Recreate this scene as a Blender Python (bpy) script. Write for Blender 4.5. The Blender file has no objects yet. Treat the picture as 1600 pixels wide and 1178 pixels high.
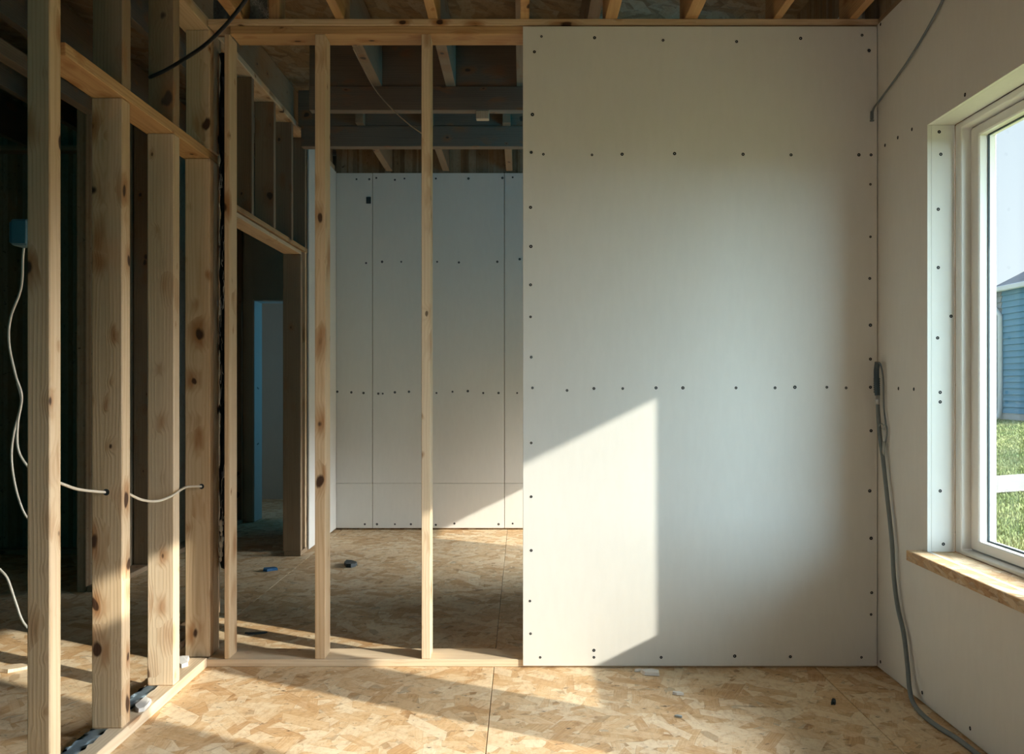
import bpy, bmesh, math, random
from mathutils import Vector, Matrix
random.seed(7)
sc = bpy.context.scene
COL = sc.collection
R = math.radians
F = 1510.0; CX = 815.0; CY = 600.0; CH = 1.076      # focal length / vanishing point in px of 1600x1178, camera height

# ------------------------------------------------------------------ camera
cd = bpy.data.cameras.new('camera'); cam = bpy.data.objects.new('camera', cd); COL.objects.link(cam)
cam.location = (0, 0, CH); cam.rotation_euler = (R(90), 0, 0)
cd.sensor_width = 36; cd.lens = F / 1600 * 36
cd.shift_x = -(CX - 800) / 1600; cd.shift_y = (CY - 589) / 1600
cd.clip_start = 0.02; cd.clip_end = 500
sc.camera = cam

# ------------------------------------------------------------------ sky, sun, exposure
SUN = Vector((1.0, -0.566, 0.50)).normalized()       # direction towards the sun
w = bpy.data.worlds.new('world'); sc.world = w; w.use_nodes = True
wt = w.node_tree; wt.nodes.clear()
# hazy summer sky: almost white at the horizon, blue towards the zenith
wtc = wt.nodes.new('ShaderNodeTexCoord'); wsep = wt.nodes.new('ShaderNodeSeparateXYZ'); wt.links.new(wtc.outputs['Generated'], wsep.inputs[0])
wrp = wt.nodes.new('ShaderNodeValToRGB'); wt.links.new(wsep.outputs[2], wrp.inputs[0])
el = wrp.color_ramp.elements; el[0].position = 0.0; el[0].color = (0.86, 0.93, 0.98, 1); el[1].position = 1.0; el[1].color = (0.22, 0.44, 0.85, 1)
e = el.new(0.25); e.color = (0.76, 0.88, 0.97, 1)
bg = wt.nodes.new('ShaderNodeBackground'); bg.inputs['Strength'].default_value = 0.88
wo = wt.nodes.new('ShaderNodeOutputWorld')
wt.links.new(wrp.outputs[0], bg.inputs[0]); wt.links.new(bg.outputs[0], wo.inputs[0])

def lamp(name, kind, energy, color, loc=(0, 0, 0), to=None, size=1.0, size_y=None, angle=None):
    l = bpy.data.lights.new(name, kind); l.energy = energy; l.color = color
    o = bpy.data.objects.new(name, l); COL.objects.link(o); o.location = loc
    if to is not None:
        o.rotation_euler = (Vector(to)).to_track_quat('-Z', 'Y').to_euler()
    if kind == 'AREA':
        l.shape = 'RECTANGLE'; l.size = size; l.size_y = size_y or size
    if kind == 'SUN': l.angle = angle
    return o
lamp('sun', 'SUN', 5.0, (1.0, 0.90, 0.77), (6, -4, 5), -SUN, angle=R(0.75))
# soft sun lamp added as bright hazy sky next to the sun, coming in low through the windows
lamp('hazy_sky_fill', 'SUN', 5.0, (0.62, 0.86, 1.0), (3, -6, 3), (-0.62, 1.0, -0.14), angle=R(42))
# second soft sun lamp added for stud edges and floor, as sky
lamp('side_sky_fill', 'SUN', 14.0, (0.97, 0.98, 1.0), (6, 0, 3), (-1.0, 0.02, -0.50), angle=R(46))
# area lamps added in place of daylight, without windows: behind the camera, in the dark room on the left, in the far room
lamp('rear_fill', 'AREA', 9.0, (1.0, 0.98, 0.94), (-0.88, -2.5, 0.9), (0.25, 1, 0.0), 0.5, 1.6)  # added fill for panel and right wall; the rear wall is closed
lamp('left_room_fill', 'AREA', 6.0, (0.0, 0.60, 0.75), (-2.6, -1.6, 1.6), (0.35, 1, 0.08), 1.2, 0.8)  # added teal fill tinting the shaded stud faces
lamp('back_room_fill', 'AREA', 7.0, (0.0, 0.50, 0.85), (1.15, 4.9, 1.95), (-0.6, 0.8, 0.14), 0.8, 0.5)  # added teal fill for the upper back wall
lamp('floor_bounce_fill', 'AREA', 3.0, (1.0, 0.68, 0.40), (1.1, 6.55, 0.30), (-0.8, 0.55, -0.05), 0.5, 0.4)  # warm fill added for bounce off the hidden sunlit floor
lamp('far_room_fill', 'AREA', 3.2, (0.13, 0.55, 0.85), (-0.9, 8.35, 1.3), (-1, -0.45, -0.1), 0.8, 1.2)
vs = sc.view_settings
vs.view_transform = 'Standard'; vs.look = 'None'; vs.gamma = 1; vs.exposure = 0.4; vs.use_curve_mapping = False

# ------------------------------------------------------------------ node helpers
class NT:
    def __init__(s, name):
        s.m = bpy.data.materials.new(name); s.m.use_nodes = True
        s.t = s.m.node_tree; s.t.nodes.clear()
        s.out = s.n('ShaderNodeOutputMaterial')
    def n(s, ty, **kw):
        nd = s.t.nodes.new(ty)
        for k, v in kw.items(): setattr(nd, k, v)
        return nd
    def set(s, sock, v):
        if hasattr(v, 'is_linked') or isinstance(v, bpy.types.NodeSocket): s.t.links.new(v, sock)
        else: sock.default_value = v
    def math(s, op, a, b=0.0, c=None, clamp=False):
        nd = s.n('ShaderNodeMath', operation=op, use_clamp=clamp); s.set(nd.inputs[0], a); s.set(nd.inputs[1], b)
        if c is not None: s.set(nd.inputs[2], c)
        return nd.outputs[0]
    def vmath(s, op, a, b=(0, 0, 0)):
        nd = s.n('ShaderNodeVectorMath', operation=op); s.set(nd.inputs[0], a); s.set(nd.inputs[1], b)
        return nd.outputs[1] if op in ('LENGTH', 'DISTANCE', 'DOT_PRODUCT') else nd.outputs[0]
    def mix(s, f, a, b, blend='MIX'):
        nd = s.n('ShaderNodeMix', data_type='RGBA', blend_type=blend)
        s.set(nd.inputs[0], f); s.set(nd.inputs[6], a); s.set(nd.inputs[7], b)
        return nd.outputs[2]
    def smooth(s, v, lo, hi, a=0.0, b=1.0):
        nd = s.n('ShaderNodeMapRange', interpolation_type='SMOOTHSTEP')
        s.set(nd.inputs[0], v); nd.inputs[1].default_value = lo; nd.inputs[2].default_value = hi
        nd.inputs[3].default_value = a; nd.inputs[4].default_value = b
        return nd.outputs[0]
    def noise(s, vec, scale, detail=3, rough=0.55):
        nd = s.n('ShaderNodeTexNoise'); s.set(nd.inputs['Vector'], vec)
        nd.inputs['Scale'].default_value = scale; nd.inputs['Detail'].default_value = detail; nd.inputs['Roughness'].default_value = rough
        return nd.outputs[0]
    def ramp(s, f, stops):
        nd = s.n('ShaderNodeValToRGB'); e = nd.color_ramp.elements
        while len(e) < len(stops): e.new(0.5)
        for el, (p, c) in zip(e, stops): el.position = p; el.color = (*c, 1)
        s.set(nd.inputs[0], f); return nd.outputs[0]
    def bsdf(s, color, rough=0.6, spec=0.3, bump=None, bstr=0.2, bdist=0.002, metal=0.0):
        b = s.n('ShaderNodeBsdfPrincipled'); s.set(b.inputs['Base Color'], color if not isinstance(color, tuple) else (*color, 1))
        s.set(b.inputs['Roughness'], rough); b.inputs['Specular IOR Level'].default_value = spec; b.inputs['Metallic'].default_value = metal
        if bump is not None:
            bn = s.n('ShaderNodeBump'); bn.inputs['Strength'].default_value = bstr; bn.inputs['Distance'].default_value = bdist
            s.set(bn.inputs['Height'], bump); s.t.links.new(bn.outputs[0], b.inputs['Normal'])
        s.t.links.new(b.outputs[0], s.out.inputs[0]); return b

def mat_plain(name, color, rough=0.6, spec=0.3, var=0.12, scale=30, metal=0.0):
    k = NT(name); tc = k.n('ShaderNodeTexCoord').outputs['Object']
    n = k.noise(tc, scale, 4)
    dark = tuple(c * (1 - var) for c in color); lite = tuple(min(1, c * (1 + var)) for c in color)
    c = k.mix(n, (*dark, 1), (*lite, 1))
    k.bsdf(c, rough, spec, n, 0.08, 0.001, metal); return k.m

def mat_wood(name, light, dark, knots=1.0, grey=0.0):
    """sawn pine: growth rings along local Z, fine fibres, knots with an orange halo; each board differs"""
    k = NT(name); tc = k.n('ShaderNodeTexCoord').outputs['Object']
    rnd = k.n('ShaderNodeObjectInfo').outputs['Random']
    off = k.n('ShaderNodeCombineXYZ')
    k.set(off.inputs[0], k.math('MULTIPLY', rnd, 37.3)); k.set(off.inputs[1], k.math('MULTIPLY', rnd, 91.7)); k.set(off.inputs[2], k.math('MULTIPLY', rnd, 173.1))
    p = k.vmath('ADD', tc, off.outputs[0])
    # knots
    kw = k.n('ShaderNodeTexNoise'); k.set(kw.inputs['Vector'], k.vmath('MULTIPLY', p, (14, 14, 9))); kw.inputs['Scale'].default_value = 1.0; kw.inputs['Detail'].default_value = 1.0
    kv = k.vmath('ADD', k.vmath('MULTIPLY', p, (12, 12, 7.4)), k.vmath('MULTIPLY', kw.outputs['Color'], (0.5, 0.5, 0.5)))
    vo = k.n('ShaderNodeTexVoronoi', feature='F1', distance='EUCLIDEAN'); k.set(vo.inputs['Vector'], kv); vo.inputs['Scale'].default_value = 1.0
    kr = k.n('ShaderNodeSeparateColor'); k.set(kr.inputs[0], vo.outputs['Color'])
    kd = k.math('DIVIDE', vo.outputs['Distance'], k.math('MULTIPLY_ADD', k.math('POWER', kr.outputs[0], 1.8), 1.55, 0.36))     # knots of very different sizes
    tail = k.noise(k.vmath('MULTIPLY', p, (26, 26, 3.5)), 1.0, 2)
    # ring field
    warp = k.noise(k.vmath('MULTIPLY', p, (6, 6, 1.0)), 1.0, 2)
    sep = k.n('ShaderNodeSeparateXYZ'); k.set(sep.inputs[0], tc)
    cxo = k.math('MULTIPLY_ADD', rnd, 0.08, -0.04)
    ax = k.math('ADD', sep.outputs[0], cxo); ay = k.math('ADD', sep.outputs[1], 0.035)
    r = k.math('SQRT', k.math('ADD', k.math('MULTIPLY', ax, ax), k.math('MULTIPLY', ay, ay)))
    r = k.math('ADD', r, k.math('MULTIPLY', warp, 0.035))
    r = k.math('ADD', r, k.math('MULTIPLY', k.smooth(kd, 0.0, 0.45, 1, 0), 0.022))
    ring = k.math('SINE', k.math('MULTIPLY', r, 2 * math.pi / 0.0105))
    ring = k.math('POWER', k.math('MULTIPLY_ADD', ring, 0.5, 0.5), 2.0)
    fib = k.noise(k.vmath('MULTIPLY', p, (160, 160, 3.0)), 1.0, 3)
    big = k.noise(k.vmath('MULTIPLY', p, (9, 9, 1.4)), 1.0, 3)
    f = k.math('ADD', k.math('MULTIPLY', ring, 0.34), k.math('MULTIPLY', k.smooth(fib, 0.35, 0.75), 0.34))
    f = k.math('ADD', f, k.math('MULTIPLY', k.smooth(big, 0.45, 0.75), 0.45), clamp=True)
    c = k.mix(f, (*light, 1), (*dark, 1))
    tone = k.math('MULTIPLY_ADD', k.math('FRACT', k.math('MULTIPLY', rnd, 7.77)), 0.22, 0.86)
    c = k.mix(1.0, c, k.ramp(tone, [(0, (0, 0, 0)), (1, (1, 1, 1))]), 'MULTIPLY')
    halo = k.math('MULTIPLY', k.math('MULTIPLY', k.smooth(kd, 0.10, 0.42, 1, 0), k.smooth(tail, 0.25, 0.65)), 0.9 * knots)
    c = k.mix(halo, c, (0.36, 0.16, 0.055, 1))
    core = k.math('MULTIPLY', k.smooth(k.math('ADD', kd, k.math('MULTIPLY', k.math('SUBTRACT', fib, 0.5), 0.05)), 0.075, 0.125, 1, 0), knots)
    c = k.mix(core, c, (0.07, 0.033, 0.017, 1))
    if grey: c = k.mix(grey, c, (0.16, 0.14, 0.12, 1))
    k.bsdf(c, 0.62, 0.25, k.math('ADD', fib, ring), 0.18, 0.0012)
    return k.m

def mat_osb(name, bright=1.0, edge=False, layers=10):
    """oriented strand board: stacked layers of long pressed flakes, each with its own tone, size and turn"""
    k = NT(name); tc = k.n('ShaderNodeTexCoord').outputs['Object']
    sep = k.n('ShaderNodeSeparateXYZ'); k.set(sep.inputs[0], tc)
    X, Y = sep.outputs[0], sep.outputs[1]
    if edge: X, Y = sep.outputs[1], k.math('MULTIPLY', sep.outputs[2], 4.0)
    tones = [(0.0, (0.36, 0.19, 0.08)), (0.12, (0.54, 0.31, 0.14)), (0.34, (0.70, 0.47, 0.25)), (0.65, (0.80, 0.62, 0.40)), (1.0, (0.86, 0.73, 0.53))]
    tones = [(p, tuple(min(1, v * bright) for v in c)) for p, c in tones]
    wob = k.math('MULTIPLY', k.noise(tc, 7, 2), 0.035)
    col = None; hgt = None
    rg = random.Random(3)
    angs = [58, 95, 30, 72, 118, 48, 15, 84, 64, 140, 38, 76]
    for i in range(layers):
        a = R(angs[i]); L = rg.uniform(0.19, 0.30); Wd = rg.uniform(0.075, 0.12)
        ca, sa = math.cos(a), math.sin(a)
        Xi = X if hgt is None else k.math('MULTIPLY_ADD', hgt, 1e-7, X)     # layers are evaluated one after another
        u = k.math('ADD', k.math('MULTIPLY', Xi, ca / L), k.math('MULTIPLY_ADD', Y, sa / L, i * 3.37))
        v = k.math('ADD', k.math('MULTIPLY', Xi, -sa / Wd), k.math('MULTIPLY_ADD', Y, ca / Wd, i * 5.91))
        row = k.math('FLOOR', v)
        wr1 = k.n('ShaderNodeTexWhiteNoise', noise_dimensions='1D'); k.set(wr1.inputs['W'], k.math('ADD', row, i * 17.0))
        u = k.math('ADD', u, wr1.outputs['Value'])
        cu = k.math('FLOOR', u)
        cell = k.n('ShaderNodeCombineXYZ'); k.set(cell.inputs[0], cu); k.set(cell.inputs[1], row); cell.inputs[2].default_value = i * 7.0
        wn = k.n('ShaderNodeTexWhiteNoise', noise_dimensions='3D'); k.set(wn.inputs['Vector'], cell.outputs[0])
        cs = k.n('ShaderNodeSeparateColor'); k.set(cs.inputs[0], wn.outputs['Color']); r1, r2, r3 = cs.outputs[0], cs.outputs[1], cs.outputs[2]
        fu = k.math('MULTIPLY', k.math('SUBTRACT', k.math('SUBTRACT', u, cu), 0.5), L)
        fv = k.math('MULTIPLY', k.math('SUBTRACT', k.math('SUBTRACT', v, row), 0.5), Wd)
        tn = k.math('MULTIPLY_ADD', r3, 0.7, -0.35)                       # small turn of each flake
        gu = k.math('ADD', fu, k.math('MULTIPLY', fv, tn)); gv = k.math('SUBTRACT', fv, k.math('MULTIPLY', fu, tn))
        rag = k.math('MULTIPLY', k.math('SUBTRACT', wob, 0.0175), 0.35)
        gv = k.math('ADD', gv, rag)
        hu = k.math('MULTIPLY_ADD', r2, L * 0.22, L * 0.22); hv = k.math('MULTIPLY_ADD', r1, Wd * 0.20, Wd * 0.14)
        shear = k.math('MULTIPLY', gv, k.math('MULTIPLY_ADD', r2, 2.4, -1.2))
        du = k.math('SUBTRACT', hu, k.math('ABSOLUTE', k.math('ADD', gu, shear)))
        dv = k.math('SUBTRACT', hv, k.math('ABSOLUTE', gv))
        d = k.math('MINIMUM', du, dv)
        sv = k.n('ShaderNodeCombineXYZ'); k.set(sv.inputs[0], k.math('MULTIPLY', gu, 9.0)); k.set(sv.inputs[1], k.math('MULTIPLY', gv, 260.0)); k.set(sv.inputs[2], k.math('MULTIPLY', r1, 40.0))
        streak = k.noise(sv.outputs[0], 1.0, 2)
        rr = k.math('FRACT', k.math('ADD', k.math('MULTIPLY', r1, 5.3), k.math('MULTIPLY', r2, 3.1)))
        t = k.math('ADD', k.math('MULTIPLY_ADD', rr, 0.72, -0.02), k.math('MULTIPLY_ADD', streak, 0.55, -0.12), clamp=True)
        ci = k.ramp(t, tones)
        ci = k.mix(k.smooth(d, 0.0, 0.0018, 0.40, 0), ci, (0.17 * bright, 0.085 * bright, 0.035 * bright, 1))  # thin dark rim painted as the shadow round each flake
        if col is None: col = ci; hgt = t
        else:
            m_ = k.math('GREATER_THAN', d, 0.0)
            col = k.mix(k.math('MULTIPLY', m_, k.math('MULTIPLY_ADD', r1, 0.34, 0.64)), col, ci)
            hgt = k.math('ADD', k.math('MULTIPLY', hgt, k.math('SUBTRACT', 1.0, m_)), k.math('MULTIPLY', k.math('MULTIPLY_ADD', streak, 0.4, k.math('MULTIPLY_ADD', r3, 0.5, 0.3)), m_))
    flow = k.noise(k.vmath('ADD', k.vmath('MULTIPLY', tc, (9, 26, 10)), k.vmath('MULTIPLY', k.n('ShaderNodeTexCoord').outputs['Object'], (14, 9, 0))), 1.0, 5, 0.65)
    col = k.mix(k.smooth(flow, 0.52, 0.70, 0, 0.4), col, (0.62 * bright, 0.33 * bright, 0.13 * bright, 1))
    col = k.mix(k.smooth(flow, 0.48, 0.30, 0, 0.25), col, (0.90 * bright, 0.76 * bright, 0.56 * bright, 1))
    crack = k.smooth(k.noise(k.vmath('MULTIPLY', tc, (16, 34, 20)), 1.5, 4, 0.7), 0.62, 0.70)
    grain = k.noise(k.vmath('MULTIPLY', tc, (60, 22, 30)), 1.0, 5, 0.7)
    col = k.mix(k.math('MULTIPLY', k.smooth(grain, 0.45, 0.75), 0.45), col, (0.42 * bright, 0.22 * bright, 0.09 * bright, 1))
    col = k.mix(k.math('MULTIPLY', crack, 0.8), col, (0.06, 0.032, 0.018, 1))
    k.bsdf(col, 0.58, 0.25, hgt, 0.35, 0.0015)
    return k.m

def mat_drywall(name, color):
    k = NT(name); tc = k.n('ShaderNodeTexCoord').outputs['Object']
    a = k.noise(tc, 3.0, 4); b = k.noise(k.vmath('MULTIPLY', tc, (1, 1, .25)), 45.0, 4); fine = k.noise(tc, 420, 2)
    f = k.math('ADD', k.math('MULTIPLY', a, 0.5), k.math('MULTIPLY', b, 0.5))
    c = k.mix(k.smooth(f, 0.3, 0.7), (*[v * 0.975 for v in color], 1), (*[min(1, v * 1.015) for v in color], 1))
    k.bsdf(c, 0.85, 0.15, fine, 0.05, 0.0006); return k.m

M = {}
M['pine'] = mat_wood('pine', (0.74, 0.56, 0.365), (0.58, 0.385, 0.21))
M['pine_pale'] = mat_wood('pine_pale', (0.78, 0.63, 0.45), (0.64, 0.47, 0.29), 0.8)
M['pine_warm'] = mat_wood('pine_warm', (0.62, 0.39, 0.19), (0.42, 0.23, 0.10))
M['pine_dark'] = mat_wood('pine_dark', (0.42, 0.29, 0.17), (0.28, 0.18, 0.10), 1.0, 0.25)  # darker, greyer pine
M['pine_shaded'] = mat_wood('pine_shaded', (0.25, 0.19, 0.13), (0.17, 0.12, 0.08), 1.0, 0.25)  # pine darkened so overhead timber holds its shade in the colour
M['osb'] = mat_osb('osb')
M['osb_edge'] = mat_osb('osb_edge', 0.80, True, 6)
M['osb_dark'] = mat_osb('osb_dark', 0.40, False, 4)  # strand board darkened as shade, so dark rooms bounce little light
M['drywall'] = mat_drywall('drywall', (0.74, 0.73, 0.69))
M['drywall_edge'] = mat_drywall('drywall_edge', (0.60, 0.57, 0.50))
M['vinyl'] = mat_plain('vinyl', (0.80, 0.79, 0.75), 0.35, 0.5, 0.03, 12)
M['gasket'] = mat_plain('gasket', (0.03, 0.05, 0.06), 0.5)
M['screw'] = mat_plain('screw', (0.010, 0.011, 0.013), 0.6, 0.15)
M['torn'] = mat_plain('torn_paper', (0.50, 0.47, 0.42), 0.9)
M['white_cable'] = mat_plain('white_cable', (0.70, 0.62, 0.50), 0.4, 0.4, 0.06)
M['grey_cable'] = mat_plain('grey_cable', (0.17, 0.20, 0.21), 0.4, 0.4, 0.10, 60)
M['dark_cable'] = mat_plain('dark_cable', (0.012, 0.016, 0.020), 0.4, 0.4)
M['clear'] = mat_plain('clear_plastic', (0.45, 0.50, 0.50), 0.25, 0.6)
M['metal'] = mat_plain('dull_metal', (0.45, 0.47, 0.48), 0.35, 0.5, 0.1, 40, 0.8)
M['box_blue'] = mat_plain('box_blue', (0.10, 0.20, 0.26), 0.5)
M['backing'] = mat_plain('shade_black', (0.012, 0.016, 0.020), 0.35, 0.5, 0.4, 80)  # black standing for shade in the stud gap and cable holes
M['foil'] = mat_plain('grey_foil', (0.33, 0.42, 0.48), 0.3, 0.6, 0.35, 60, 0.3)
M['tuft'] = mat_plain('white_fibre', (0.62, 0.62, 0.58), 0.8)
M['wool'] = mat_plain('grey_wool', (0.30, 0.33, 0.30), 0.95, 0.1, 0.6, 90)
M['gypsum'] = mat_plain('gypsum', (0.74, 0.72, 0.68), 0.85)
M['dark_chip'] = mat_plain('dark_chip', (0.035, 0.05, 0.055), 0.6)
M['blue_chip'] = mat_plain('blue_chip', (0.02, 0.11, 0.25), 0.5)
M['concrete'] = mat_plain('concrete', (0.60, 0.57, 0.52), 0.9, 0.2, 0.12, 12)
M['foundation'] = mat_plain('foundation', (0.42, 0.44, 0.45), 0.9)
M['siding'] = mat_plain('blue_siding', (0.10, 0.28, 0.42), 0.6, 0.3, 0.05, 6)
M['siding_grey'] = mat_plain('grey_siding', (0.34, 0.38, 0.40), 0.6, 0.3, 0.05, 6)
M['white_metal'] = mat_plain('white_metal', (0.72, 0.76, 0.78), 0.4)
M['canvas'] = mat_plain('canvas', (0.5, 0.48, 0.42), 0.9)

def m_shingle():
    k = NT('shingle'); tc = k.n('ShaderNodeTexCoord').outputs['Object']
    n = k.noise(k.vmath('MULTIPLY', tc, (3, 2.2, 9)), 1.5, 3)
    k.bsdf(k.mix(n, (0.10, 0.115, 0.135, 1), (0.30, 0.31, 0.33, 1)), 0.9, 0.1); return k.m
M['shingle'] = m_shingle()
def m_grass(name, a, b):
    k = NT(name); tc = k.n('ShaderNodeTexCoord').outputs['Object']
    n = k.noise(tc, 1.6, 6, 0.7); n2 = k.noise(tc, 22, 3)
    c = k.mix(k.smooth(n, 0.35, 0.65), (*a, 1), (*b, 1)); c = k.mix(k.math('MULTIPLY', n2, 0.5), c, (0.20, 0.26, 0.06, 1))
    k.bsdf(c, 0.9, 0.1, n2, 0.6, 0.03); return k.m
M['lawn'] = m_grass('lawn', (0.20, 0.26, 0.09), (0.42, 0.40, 0.19))
M['blade'] = m_grass('blade', (0.20, 0.25, 0.10), (0.38, 0.38, 0.20))
def m_glass():
    k = NT('window_glass')
    tr = k.n('ShaderNodeBsdfTransparent'); tr.inputs[0].default_value = (0.95, 0.975, 0.975, 1)
    gl = k.n('ShaderNodeBsdfGlossy'); gl.inputs['Roughness'].default_value = 0.0
    lw = k.n('ShaderNodeLayerWeight'); lw.inputs[0].default_value = 0.5; fr = k.n('ShaderNodeMath', operation='MULTIPLY_ADD'); k.t.links.new(k.math('POWER', lw.outputs['Facing'], 4.0), fr.inputs[0]); fr.inputs[1].default_value = 0.35; fr.inputs[2].default_value = 0.03
    mx = k.n('ShaderNodeMixShader'); k.t.links.new(fr.outputs[0], mx.inputs[0]); k.t.links.new(tr.outputs[0], mx.inputs[1]); k.t.links.new(gl.outputs[0], mx.inputs[2])
    k.t.links.new(mx.outputs[0], k.out.inputs[0]); return k.m
M['glass'] = m_glass()

# ------------------------------------------------------------------ object helpers
def px(x, y, Y): return Vector(((x - CX) * Y / F, Y, CH - (y - CY) * Y / F))     # a photo pixel at a depth Y
def pxX(x, Y): return (x - CX) * Y / F
def pxZ(y, Y): return CH - (y - CY) * Y / F
def link(o, parent=None):
    COL.objects.link(o)
    if parent is not None: o.parent = parent
    return o
def mesh_obj(name, bm, mat, parent=None, smooth=False):
    me = bpy.data.meshes.new(name); bm.normal_update(); bm.to_mesh(me); bm.free()
    me.materials.append(mat)
    if smooth:
        for p in me.polygons: p.use_smooth = True
    return link(bpy.data.objects.new(name, me), parent)
def tag(o, label=None, cat=None, group=None, kind=None):
    if label: o['label'] = label
    if cat: o['category'] = cat
    if group: o['group'] = group
    if kind: o['kind'] = kind
    return o
def empty(name, loc, label=None, cat=None, group=None, kind=None):
    o = bpy.data.objects.new(name, None); COL.objects.link(o); o.location = loc; o.empty_display_size = 0.1
    return tag(o, label, cat, group, kind)
def bm_box(bm, lo, hi, bev=0.0, rot=None):
    lo = Vector(lo); hi = Vector(hi); c = (lo + hi) / 2; d = hi - lo
    r = bmesh.ops.create_cube(bm, size=1.0); v = r['verts']
    mt = Matrix.Translation(c) @ (rot.to_4x4() if rot else Matrix()) @ Matrix.Diagonal((d.x, d.y, d.z, 1))
    bmesh.ops.transform(bm, matrix=mt, verts=v)
    if bev:
        es = list({e for q in v for e in q.link_edges})
        bmesh.ops.bevel(bm, geom=es, offset=bev, segments=1, affect='EDGES', profile=0.5)
def board(name, mat, x0, x1, y0, y1, z0, z1, axis='z', parent=None, bev=0.002, tilt=None, label=None):
    """a sawn board as its own object; its long axis is local Z so the grain runs along it"""
    c = Vector(((x0 + x1) / 2, (y0 + y1) / 2, (z0 + z1) / 2)); d = Vector((abs(x1 - x0), abs(y1 - y0), abs(z1 - z0)))
    if axis == 'z': rot = Matrix(); ld = d
    elif axis == 'x': rot = Matrix.Rotation(R(90), 4, 'Y'); ld = Vector((d.z, d.y, d.x))
    else: rot = Matrix.Rotation(R(-90), 4, 'X'); ld = Vector((d.x, d.z, d.y))
    bm = bmesh.new(); bm_box(bm, -ld / 2, ld / 2, bev)
    o = mesh_obj(name, bm, mat, parent)
    mw = Matrix.Translation(c) @ (tilt.to_4x4() if tilt else Matrix()) @ rot
    if parent is not None: mw = Matrix.Translation(-parent.location) @ mw
    o.matrix_local = mw
    if label: o['label'] = label
    return o
def slab(name, mat, lo, hi, parent=None, bev=0.0):
    """an axis-aligned sheet; the texture keeps world scale"""
    lo = Vector(lo); hi = Vector(hi); c = (lo + hi) / 2
    bm = bmesh.new(); bm_box(bm, lo - c, hi - c, bev)
    o = mesh_obj(name, bm, mat, parent); o.location = c - (parent.location if parent is not None else Vector())
    return o
def catmull(pts, n=8):
    P = [Vector(p) for p in pts]; P = [P[0] * 2 - P[1]] + P + [P[-1] * 2 - P[-2]]; out = []
    for i in range(1, len(P) - 2):
        a, b, c, d = P[i - 1:i + 3]
        for j in range(n):
            t = j / n
            out.append(0.5 * ((2 * b) + (c - a) * t + (2 * a - 5 * b + 4 * c - d) * t * t + (3 * b - a - 3 * c + d) * t ** 3))
    out.append(P[-2]); return out
def bm_tube(bm, pts, r, seg=8, n=8, smooth=True):
    pts = catmull(pts, n) if smooth and len(pts) > 2 else [Vector(p) for p in pts]
    rings = []; up = Vector((0.3, 0.2, 1)).normalized()
    for i, p in enumerate(pts):
        t = (pts[min(i + 1, len(pts) - 1)] - pts[max(i - 1, 0)]).normalized()
        a = t.cross(up)
        if a.length < 1e-3: a = t.cross(Vector((1, 0, 0)))
        a.normalize(); b = t.cross(a).normalized()
        rr = r[min(int(i * len(r) / len(pts)), len(r) - 1)] if isinstance(r, (list, tuple)) else r
        rings.append([bm.verts.new(p + (a * math.cos(2 * math.pi * k / seg) + b * math.sin(2 * math.pi * k / seg)) * rr) for k in range(seg)])
    for q, s in zip(rings, rings[1:]):
        for k in range(seg): bm.faces.new((q[k], q[(k + 1) % seg], s[(k + 1) % seg], s[k]))
    bm.faces.new(rings[0][::-1]); bm.faces.new(rings[-1])
def tube(name, mat, pts, r, parent=None, seg=8, n=8):
    bm = bmesh.new(); off = parent.location if parent is not None else Vector()
    bm_tube(bm, [Vector(p) - off for p in pts], r, seg, n)
    bmesh.ops.recalc_face_normals(bm, faces=bm.faces)
    return mesh_obj(name, bm, mat, parent, True)

# a driven-in drywall screw: dished dark head with a drive recess and a torn paper rim; one mesh shared by all
def screw_mesh():
    bm = bmesh.new(); n = 8; rings = []
    for r, z in ((0.0058, 0.0), (0.0050, 0.0009), (0.0040, 0.0002), (0.0016, 0.0004), (0.0012, -0.0010)):
        rings.append([bm.verts.new((r * math.cos(2 * math.pi * k / n), r * math.sin(2 * math.pi * k / n), z)) for k in range(n)])
    for a, b in zip(rings, rings[1:]):
        for k in range(n): bm.faces.new((a[k], a[(k + 1) % n], b[(k + 1) % n], b[k]))
    bm.faces.new(rings[-1]); bmesh.ops.recalc_face_normals(bm, faces=bm.faces)
    me = bpy.data.meshes.new('screw'); bm.to_mesh(me); bm.free()
    me.materials.append(M['screw']); return me
SCREW = screw_mesh()
def screws(parent, pts, normal, scale=1.0):
    q = Vector(normal).to_track_quat('Z', 'Y')
    for p in pts:
        o = bpy.data.objects.new('screw', SCREW); COL.objects.link(o); o.parent = parent
        s = scale * random.uniform(0.85, 1.2)
        o.matrix_local = Matrix.Translation(Vector(p) + Vector(normal) * 0.0004 - parent.matrix_local.translation) @ q.to_matrix().to_4x4() @ Matrix.Rotation(random.uniform(0, 6), 4, 'Z') @ Matrix.Diagonal((s, s, 1, 1))

# ================================================================== the setting
RX = 1.352            # room face of the right wall
FY = 3.68             # room face of the framing of the front wall
BY = 7.13             # drywall of the back room
GAP = 0.0012

# ---- floor: OSB sheets on a dark deck
floor = slab('floor', M['osb_dark'], (-4.6, -2.9, -0.10), (1.55, 9.15, -0.019)); tag(floor, 'rough strand board floor running through all rooms', None, None, 'structure')
xs = [-4.6, -3.765, -2.545, -1.325, -0.105, 1.115, 1.55]
for i in range(len(xs) - 1):
    y = -2.9; step = [2.1, 1.3, 2.44, 0.65, 1.85, 2.3][i]
    while y < 9.14:
        y2 = min(y + step, 9.15)
        s = slab('osb_sheet', M['osb'], (xs[i] + GAP, y + GAP, -0.0185), (xs[i + 1] - GAP, y2 - GAP, random.uniform(-0.0006, 0.0)), floor, 0.0012)
        y = y2; step = 2.44

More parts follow.
